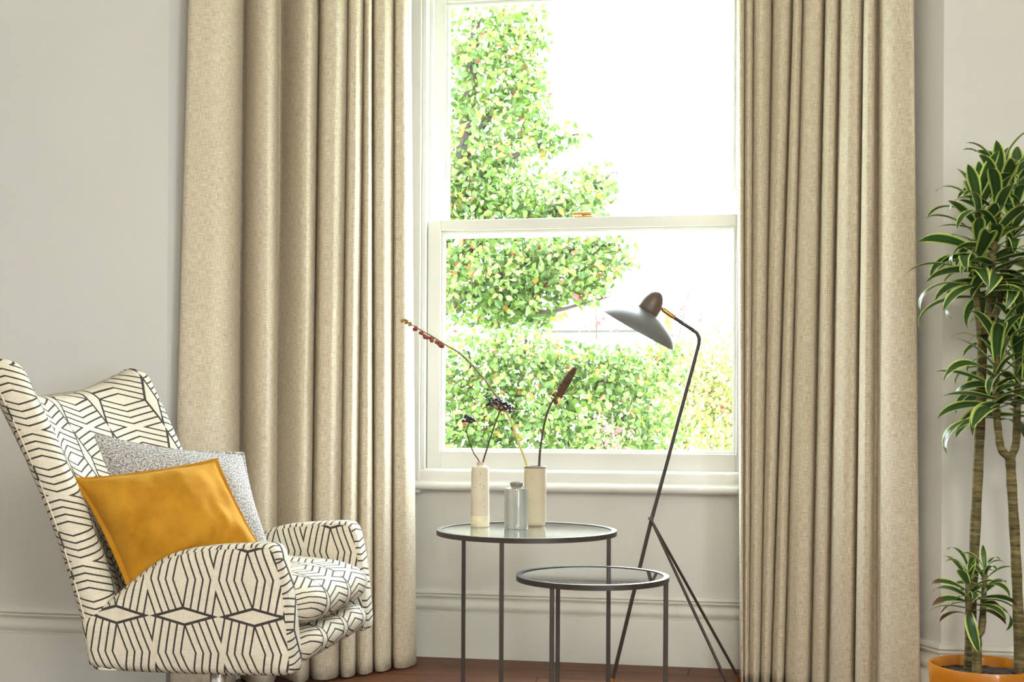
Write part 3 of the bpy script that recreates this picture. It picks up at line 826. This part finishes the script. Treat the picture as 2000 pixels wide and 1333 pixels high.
for k in range(4):
    p = path[int(len(path) * (.60 + .03 * k))]
    bb = MB(); ball(bb, (0, 0, 0), .0028, 6); o = bb.build('bud', M['pod_red'], r, smooth=True, angle=180); o.location = p - ins3 + Vector((.001, 0, -.003))
ins4 = Vector(v3.location) + Vector((.006, 0, .04))
path = stem_path([(1053, 912), (1055, 880), (1060, 845), (1067, 812), (1077, 788), (1088, 773), (1095, 765)], 3.83, ins4)
r = thing_at('seed_spike_stem', ins4, 'dark stem ending in a thick brown seed spike', 'dried stem', GS)
part(MB().tube(path, [lerp(.0038, .003, i / len(path)) for i in range(len(path))], 8), 'stem', 'dark_stem', r, smooth=True)
a0, a1 = at(1091, 771, 3.83), at(1123, 719, 3.83)
ax = a1 - a0; bb = MB(); u1 = ax.cross(Vector((0, 1, 0))).normalized(); u2 = ax.cross(u1).normalized()
for k in range(150):
    t = k / 150; rad = .0135 * math.sin(math.pi * (.16 + .80 * t)) ** .7; a = 2.39996 * k
    ball(bb, a0 + ax * t + (u1 * math.cos(a) + u2 * math.sin(a)) * rad * .72 - a0, .0042 * random.uniform(.7, 1.15), 6)
o = bb.build('seed_spike', M['spike'], r, smooth=True, angle=180); o.location = a0 - ins4
for px, py in ((1092, 772), (1099, 768), (1083, 781), (1085, 787), (1096, 774)):
    bb = MB(); ball(bb, (0, 0, 0), .0065, 8); ball(bb, (.004, 0, .003), .004, 7)
    o = bb.build('seed_pod', M['spike'], r, smooth=True, angle=180); o.location = at(px, py, 3.827) - ins4

# ================================================================== FLOOR LAMP
LZ = 4.04
foot_a = at(1191, 1349, LZ); foot_a.z = 0
foot_b = at(1449, 1336, 4.16); foot_b.z = 0
foot_c = at(1437, 1370, 3.91); foot_c.z = 0
joint = at(1272, 1017, LZ)
lamp = tag(empty('floor_lamp', (foot_a.x, foot_a.y, 0)), 'slim bronze tripod floor lamp with a grey dish shade', 'floor lamp')
def lp(mb, name, mat, parent=lamp, **kw):
    o = mb.build(name, M[mat], parent, **kw)
    if parent is lamp: o.location = -Vector(lamp.location)
    return o
elbow = [at(1336, 634, LZ), at(1352, 644, LZ), at(1361, 651, LZ), at(1365.5, 660, LZ), at(1365, 672, LZ), at(1362, 684, LZ)]
neck = at(1316, 620, LZ)
lp(MB().tube([neck] + elbow + [joint.lerp(at(1362, 684, LZ), .5), joint, foot_a.lerp(joint, .075)], .0062, 12), 'pole', 'dark_metal', smooth=True)
tip = joint + (at(1268, 1012, LZ) - joint)
tip = at(1270, 1013, LZ - .012)
fa = foot_a.lerp(joint, .075)
lp(MB().tube([fa, foot_a.lerp(joint, .012), foot_a], [.0072, .0062, .005], 12), 'foot_tip', 'brass', smooth=True)
for f in (foot_b, foot_c):
    k = f.lerp(tip, .055)
    lp(MB().tube([tip, tip.lerp(k, .5), k], [.0042, .0048, .0050], 10), 'leg', 'dark_metal', smooth=True)
    lp(MB().tube([k, f.lerp(tip, .01), f], [.0058, .005, .004], 10), 'foot_tip', 'brass', smooth=True)
lp(MB().lathe([(0, -.011), (.0065, -.011), (.0065, .011), (0, .011)], 14, axis=(0.2, -1, 0.1), origin=tip), 'pivot', 'dark_metal', smooth=True)
right, fwd = Vector((CY, SY, 0)), Vector((-SY, CY, 0))
axis = (right * .486 + Vector((0, 0, .874)) - fwd * .15).normalized()
rc = at(1244.5, 644, LZ)
sh = lp(MB().lathe([(.1355, 0), (.1348, .0035), (.129, .0145), (.117, .0275), (.102, .0395), (.084, .0500), (.062, .0600), (.036, .068), (.010, .072), (0, .072),
                    (0, .070), (.036, .066), (.062, .058), (.084, .048), (.102, .0375), (.117, .0255), (.128, .013), (.1335, .0), (.1355, 0)], 64, axis=axis, origin=rc, caps=False), 'lamp_shade', 'shade', smooth=True, angle=70)
cap_o = rc + axis * .064
lp(MB().lathe([(.0360, 0), (.0362, .012), (.0352, .028), (.032, .045), (.025, .060), (.016, .070), (.007, .0745), (0, .0752)], 40, axis=axis, origin=cap_o), 'lamp_holder', 'shade_cap', smooth=True, angle=180)
b0, b1 = at(1293.5, 604, LZ), at(1318, 621.5, LZ)
lp(MB().tube([b0, b0.lerp(b1, .06), b0.lerp(b1, .94), b1], [.0065, .0078, .0078, .0065], 14), 'brass_joint', 'brass', smooth=True)
lp(MB().tube([cap_o + axis * .03 + right * .02, b0], .0045, 10), 'joint_pin', 'brass', smooth=True)
bulb = MB(); bulb.lathe([(.012, .02), (.013, -.002), (.022, -.018), (.024, -.03), (.018, -.046), (0, -.052)], 24, axis=axis, origin=rc + axis * .045)
lp(bulb, 'bulb', 'white_enamel', smooth=True, angle=180)

# ================================================================== POTTED DRACAENA
pc = plan(1921, 3.25)
plant = tag(empty('potted_plant', (pc.x, pc.y, 0)), 'tall variegated dracaena in an ochre glazed pot', 'potted plant')
PR, PZ = .135, .250
MB().lathe([(0, 0), (.095, 0), (.102, .006), (.112, .05), (.126, .13), (PR - .003, .205), (PR, PZ - .006), (PR - .002, PZ), (PR - .008, PZ + .0005), (PR - .0125, PZ - .006), (PR - .014, .19), (0, .19)], 72).build('pot', M['pot'], plant, smooth=True, angle=50)
rows = []
for j in range(15):
    rr = (PR - .0145) * j / 14
    rows.append([(rr * math.cos(2 * math.pi * i / 48), rr * math.sin(2 * math.pi * i / 48),
                  PZ - .026 + noise.noise((rr * 40 * math.cos(2 * math.pi * i / 48), rr * 40 * math.sin(2 * math.pi * i / 48), 2)) * .008) for i in range(48)])
MB().grid(rows, closed=True).build('soil', M['soil'], plant, smooth=True, angle=180)
def leaf_mesh(name, L, W, bend, tipdown, mat, twist=0.0):
    n = 12; pts = []; ang_, x, z = 0.0, 0.0, 0.0; rows, uvs = [], []
    for i in range(n + 1):
        t = i / n
        w = W * (.42 + .58 * math.sin(math.pi * min(1, t * 1.25) * .5)) * (1 if t < .45 else max(.02, math.cos((t - .45) / .55 * math.pi / 2) ** .75))
        a = -bend * t ** 1.5 - tipdown * max(0, t - .55) ** 2 * 4
        fold_ = w * .22 * (1 - .5 * t); tw = twist * t
        row = []
        for s_, q in ((-1, 0), (-.55, .25), (0, .5), (.55, .75), (1, 1)):
            yy = s_ * w * .5; hz = abs(s_) * fold_ * .5
            row.append((x - math.sin(a) * hz, yy * math.cos(tw) - hz * math.sin(tw), z + math.cos(a) * hz * math.cos(tw) + yy * math.sin(tw)))
        rows.append(row); uvs.append([(q, t) for q in (0, .25, .5, .75, 1)])
        x += math.cos(a) * L / n; z += math.sin(a) * L / n
    me_o = MB().grid(rows, uvs=uvs).build('leaf', mat, plant, smooth=True, angle=180)
    return me_o
tmpl = [leaf_mesh('leaf', .19, .048, 1.0, .6, M['drac'], .25), leaf_mesh('leaf', .21, .046, 1.6, 1.0, M['drac'], -.35), leaf_mesh('leaf', .16, .048, .5, .3, M['drac'], .15),
        leaf_mesh('leaf', .20, .044, 2.0, .8, M['drac'], .5), leaf_mesh('leaf', .16, .044, 1.1, .5, M['drac_tip'], -.5)]
used = [False] * len(tmpl)
def put_leaf(k, p, az, el, roll, sc):
    if used[k]: o = tmpl[k].copy(); col.objects.link(o); o.parent = plant
    else: o = tmpl[k]; used[k] = True
    d = Matrix.Rotation(az, 3, 'Z') @ Matrix.Rotation(-el, 3, 'Y') @ Matrix.Rotation(roll, 3, 'X')
    o.location = Vector(p) - Vector(plant.location); o.rotation_euler = d.to_euler(); o.scale = (sc, sc, sc)
def crown(base, tip, n, sc, el0, el1, az0, tips=0.0, shrink=.75):
    base, tip = Vector(base), Vector(tip)
    for k in range(n):
        t = (k + .5) / n
        p = base.lerp(tip, t); az = az0 + k * 2.39996 + random.uniform(-.25, .25)
        el = lerp(el0, el1, t ** 1.3) + random.uniform(-.14, .14)
        kk = 4 if random.random() < tips * (1 - t) else random.choices([0, 1, 2, 3], [3, 3, 1 + 3 * t, 2 * (1 - t) + .3])[0]
        s_ = sc * lerp(1.0, shrink, t) * random.uniform(.85, 1.12)
        room_ = (3.69 - p.y) / max(.05, math.sin(az))          # leaves turned to the wall stay short of it
        if math.sin(az) > 0: s_ = min(s_, room_ / .19)
        put_leaf(kk, p, az, el, random.uniform(-.55, .55), s_)
DZ = 3.25
def cane(pts, rads):
    P_ = [Vector(p) for p in crom([tuple(p) for p in pts], 5)]
    rr = [interp(list(zip([i / (len(rads) - 1) for i in range(len(rads))], rads)), i / (len(P_) - 1)) * (1 + .06 * math.sin(i * 1.9)) for i in range(len(P_))]
    o = MB().tube(P_, rr, 12).build('cane', M['cane'], plant, smooth=True, angle=180); o.location = -Vector(plant.location)
def A(px, py, dz=0): return at(px, py, DZ + dz)
cane([A(1893, 1316, .05), A(1897, 1180, .05), A(1904, 1050, .05), A(1911, 900, .04), A(1916, 780, .04), A(1918, 690, .04), A(1922, 640, .04)], [.0145, .0135, .013, .0125, .0125])
cane([A(1918, 700, .04), A(1912, 640, .03), A(1908, 585, .02), A(1905, 480, .01), A(1912, 390, .0)], [.009, .0085, .008, .006])
cane([A(1920, 660, .04), A(1930, 610, .03), A(1936, 540, .0), A(1945, 440, -.01), A(1952, 350, -.02)], [.010, .009, .008, .006])
cane([A(1922, 645, .05), A(1948, 605, .06), A(1962, 520, .06), A(1980, 430, .06), A(1990, 370, .06)], [.010, .009, .008, .006])
cane([A(1992, 1320, -.01), A(1988, 1180, -.01), A(1982, 1050, -.01), A(1975, 930, -.01), A(1973, 890, -.01)], [.0145, .013, .0125, .0125])
cane([A(1973, 896, -.01), A(1956, 878, -.02), A(1950, 845, -.02), A(1945, 780, -.03), A(1948, 690, -.04)], [.011, .010, .009, .007])
cane([A(1973, 896, -.01), A(1984, 868, 0), A(1986, 820, 0), A(1988, 740, 0), A(1992, 640, .0)], [.011, .010, .009, .007])
cane([A(1908, 1318, -.03), A(1908, 1275, -.03), A(1906, 1240, -.03)], [.0125, .0125, .0135])
cane([A(1906, 1246, -.03), A(1898, 1225, -.03), A(1892, 1180, -.03), A(1891, 1120, -.03)], [.0115, .0105, .009, .007])
cane([A(1906, 1246, -.03), A(1917, 1230, -.02), A(1920, 1190, -.02), A(1924, 1120, -.02)], [.010, .0095, .008, .006])
crown(A(1908, 590, .02), A(1912, 375, .0), 38, 1.0, .15, 1.30, .3)
crown(A(1936, 570, .0), A(1953, 340, -.02), 42, 1.02, .12, 1.35, 1.4)
crown(A(1960, 580, .06), A(1990, 355, .06), 40, 1.02, .15, 1.3, 2.2)
crown(A(1947, 825, -.03), A(1948, 680, -.04), 32, 1.04, .05, 1.35, .9)
crown(A(1986, 815, 0), A(1992, 635, .0), 34, 1.06, .10, 1.4, 2.9)
crown(A(1893, 1205, -.03), A(1891, 1115, -.03), 22, .80, .0, 1.3, 1.9, .7, .55)
crown(A(1920, 1190, -.02), A(1924, 1110, -.02), 20, .80, .05, 1.3, .2, .6, .45)
for k, u_ in enumerate(used):
    if not u_: bpy.data.objects.remove(tmpl[k])

# ================================================================== GARDEN BEYOND THE WINDOW
tag(MB().box(-60, 60, 4.95, 90, -3.2, -3.0).build('garden_ground', M['grass']), 'garden ground below the window', kind='structure')
def leaf_verts(p, d, up, L, W):
    s = d.cross(up).normalized() * W * .5; u_ = s.cross(d).normalized() * L * .10
    return [p, p + d * L * .35 + s + u_, p + d * L * .35 - s + u_, p + d * L * .75 + s * .7 + u_ * .6, p + d * L * .75 - s * .7 + u_ * .6, p + d * L - u_ * .5, p + d * L * .4, p + d * L * .75]
LF = [(0, 1, 6), (0, 6, 2), (1, 3, 7, 6), (6, 7, 4, 2), (3, 5, 7), (7, 5, 4)]
def rnd_dir():
    while True:
        v = Vector((random.uniform(-1, 1), random.uniform(-1, 1), random.uniform(-1, 1)))
        if .05 < v.length < 1: return v.normalized()
def cluster_points(cl, n):
    tot = sum(c[5] for c in cl); out = []
    for px, py, z, rx, ry, wgt in cl:
        c = at(px, py, z); sx, sz = rx / F_PX * z, ry / F_PX * z
        for _ in range(int(n * wgt / tot)):
            v = rnd_dir() * random.random() ** .42
            out.append(c + right * v.x * sx + Vector((0, 0, v.z * sz)) + fwd * v.y * max(sx, sz) * .9)
    return out
def foliage(mb, pts, L):
    for p in pts:
        d = (rnd_dir() + Vector((0, 0, -.35))).normalized()
        s_ = random.uniform(.65, 1.25)
        mb.add(leaf_verts(p, d, rnd_dir(), L * s_, L * s_ * .62), LF)
def trunk_and_boughs(root, base, forks, mat='bark'):
    base = Vector(base)
    for nm, pts, r0, r1 in forks:
        P_ = [Vector(p) for p in crom([tuple(p) for p in pts], 4)]
        o = MB().tube(P_, [lerp(r0, r1, i / (len(P_) - 1)) for i in range(len(P_))], 8).build(nm, M[mat], root, smooth=True); o.location = -Vector(root.location)
TZ = 8.2
g = at(800, 800, TZ); tree = tag(empty('tree', (g.x, g.y, -3.0)), 'leafy green pear tree turning orange in places outside the window', 'tree')
TREE = [(930, 110, 8.2, 120, 120, 10), (1010, 70, 8.3, 75, 80, 4), (960, 290, 8.2, 120, 130, 12), (1030, 190, 8.2, 50, 90, 4), (890, 420, 8.1, 110, 110, 9), (985, 400, 8.0, 70, 70, 4.5),
        (1085, 270, 8.2, 65, 34, 1.4), (1120, 385, 8.0, 85, 62, 4.4), (1170, 345, 8.1, 42, 34, .8), (1075, 425, 8.0, 45, 40, 1.6), (940, 540, 7.9, 130, 110, 11), (1075, 505, 7.8, 110, 75, 8),
        (1185, 500, 7.8, 66, 55, 3), (1020, 600, 7.9, 90, 60, 4.5), (1130, 565, 7.8, 60, 34, 1.8), (740, 300, 8.4, 150, 300, 16), (900, -80, 8.3, 130, 110, 7)]
pts = cluster_points(TREE, 15500)
view = sorted(pts, key=lambda p: (p - Vector((0, 0, CAM_H))).length)
step = 3
near, rest = view[200:200 + 300 * 9:9], view
near_set = set(id(p) for p in near)
mb = MB(); foliage(mb, [p for p in rest if id(p) not in near_set], .052)
o = mb.build('foliage', M['foliage'], tree, weld=False); o.location = -Vector(tree.location); tag(o, kind='stuff')
lm = MB().add(leaf_verts(Vector((0, 0, 0)), Vector((1, 0, 0)), Vector((0, 0, 1)), .060, .038), LF)
lo = lm.build('leaf', M['tree_leaf'], tree)
for k, p in enumerate(near):
    o = lo if k == 0 else lo.copy()
    if k: col.objects.link(o); o.parent = tree
    o.location = p - Vector(tree.location); o.rotation_euler = (random.uniform(0, 6.3), random.uniform(-.6, 1.2), random.uniform(0, 6.3)); s_ = random.uniform(.8, 1.2); o.scale = (s_, s_, s_)
tb = Vector((g.x, g.y, -3.0))
trunk_and_boughs(tree, tb, [('trunk', [tb, at(810, 900, 8.25), at(850, 600, 8.2), at(905, 300, 8.25), at(930, 40, 8.3)], .13, .03),
    ('bough', [at(850, 620, 8.2), at(930, 560, 8.0), at(1040, 510, 7.9), at(1150, 480, 7.8), at(1225, 480, 7.8)], .045, .006),
    ('bough', [at(860, 560, 8.2), at(950, 470, 8.1), at(1060, 420, 8.0), at(1150, 370, 8.05), at(1200, 335, 8.1)], .04, .005),
    ('bough', [at(890, 400, 8.2), at(980, 320, 8.2), at(1060, 280, 8.2), at(1130, 262, 8.2)], .03, .004),
    ('bough', [at(905, 300, 8.2), at(980, 190, 8.25), at(1030, 110, 8.3), at(1065, 50, 8.3)], .03, .005),
    ('bough', [at(870, 560, 8.2), at(960, 590, 8.0), at(1060, 610, 7.8), at(1150, 590, 7.8), at(1195, 578, 7.8)], .025, .003)])
def shrub(label, z, cl, n, L, mat, seed, bough=.03, group='shrubs beyond the window'):
    random.seed(seed)
    g_ = at(cl[0][0], 800, z); r = tag(empty('shrub', (g_.x, g_.y, -3.0)), label, 'shrub', group)
    mb_ = MB(); foliage(mb_, cluster_points(cl, n), L)
    o_ = mb_.build('foliage', M[mat], r, weld=False); o_.location = -Vector(r.location); tag(o_, kind='stuff')
    b0_ = Vector((g_.x, g_.y, -3.0)); forks = []
    for c in cl[:6]: forks.append(('branch', [b0_, b0_ + Vector((0, 0, 1.8)), at(c[0], c[1] + c[4] * .3, c[2] + .1), at(c[0] + random.uniform(-20, 20), c[1] - c[4] * .5, c[2])], bough, .003))
    trunk_and_boughs(r, b0_, forks); return r
shrub('dense green shrub low in the window behind the berry stems', 7.2, [(920, 735, 7.2, 110, 100, 8), (900, 850, 7.0, 90, 70, 5), (1000, 820, 7.1, 110, 90, 8), (1020, 700, 7.2, 90, 70, 5), (820, 780, 7.3, 90, 140, 6), (960, 920, 7.0, 150, 60, 5)], 5600, .046, 'foliage', 11)
shrub('green shrub low in the window left of the lamp pole', 7.4, [(1110, 740, 7.4, 90, 80, 6), (1200, 730, 7.4, 90, 60, 5), (1150, 840, 7.2, 120, 80, 8), (1260, 820, 7.3, 90, 90, 6), (1290, 720, 7.6, 60, 60, 2.5), (1200, 920, 7.2, 150, 60, 5)], 5200, .046, 'foliage', 12)
shrub('pale yellow-green shrub low in the window behind the lamp pole', 10.5, [(1390, 720, 10.5, 75, 95, 7), (1330, 790, 10.4, 70, 90, 5), (1420, 840, 10.4, 90, 90, 7), (1320, 690, 10.8, 40, 40, 1.5), (1480, 760, 10.6, 90, 130, 6)], 5200, .055, 'pale_foliage', 13)
shrub('sparse pinkish red twigs behind the lamp shade', 9.0, [(1165, 625, 9.0, 60, 26, 2), (1335, 612, 9.2, 42, 26, 2)], 110, .045, 'red_foliage', 14, .008)
shrub('small pinkish red shrub low in the window left of the lamp pole', 6.6, [(1195, 855, 6.6, 50, 36, 2.2)], 70, .03, 'red_foliage', 15, .006)
# neighbour's house: white wall, faded roof, gutter, brick end
random.seed(3)
hz = 20.0
h0 = at(1140, 640, hz); house = tag(empty('house', (h0.x, h0.y, -3.0)), 'pale neighbouring house with faded tiled roof beyond the shrubs', 'house')
x0, x1, zb, ze = at(1090, 640, hz).x, at(1255, 640, hz).x, -3.0, at(1140, 646, hz).z
y0 = h0.y
def hp(mb, nm, mat): o_ = mb.build(nm, M[mat], house); o_.location = -Vector(house.location); return o_
hp(MB().box(x0, x1, y0, y0 + 5, zb, ze), 'wall', 'render')
hp(MB().box(x0 - .26, x0, y0 + .2, y0 + 4.8, zb, ze - .05), 'brick_end', 'brick')
rows = [[(x0 - .3, y0 - .25, ze), (x1 + .3, y0 - .25, ze)], [(x0 - .3, y0 + 2.5, ze + .62), (x1 + .3, y0 + 2.5, ze + .62)], [(x0 - .3, y0 + 5.25, ze), (x1 + .3, y0 + 5.25, ze)]]
o = MB().grid(rows).build('roof', M['rooftile'], house, solid=.08); o.location = -Vector(house.location)
hp(MB().tube([(x0 - .3, y0 - .32, ze - .02), (x1 + .3, y0 - .32, ze - .02)], .035, 8), 'gutter', 'gutter')
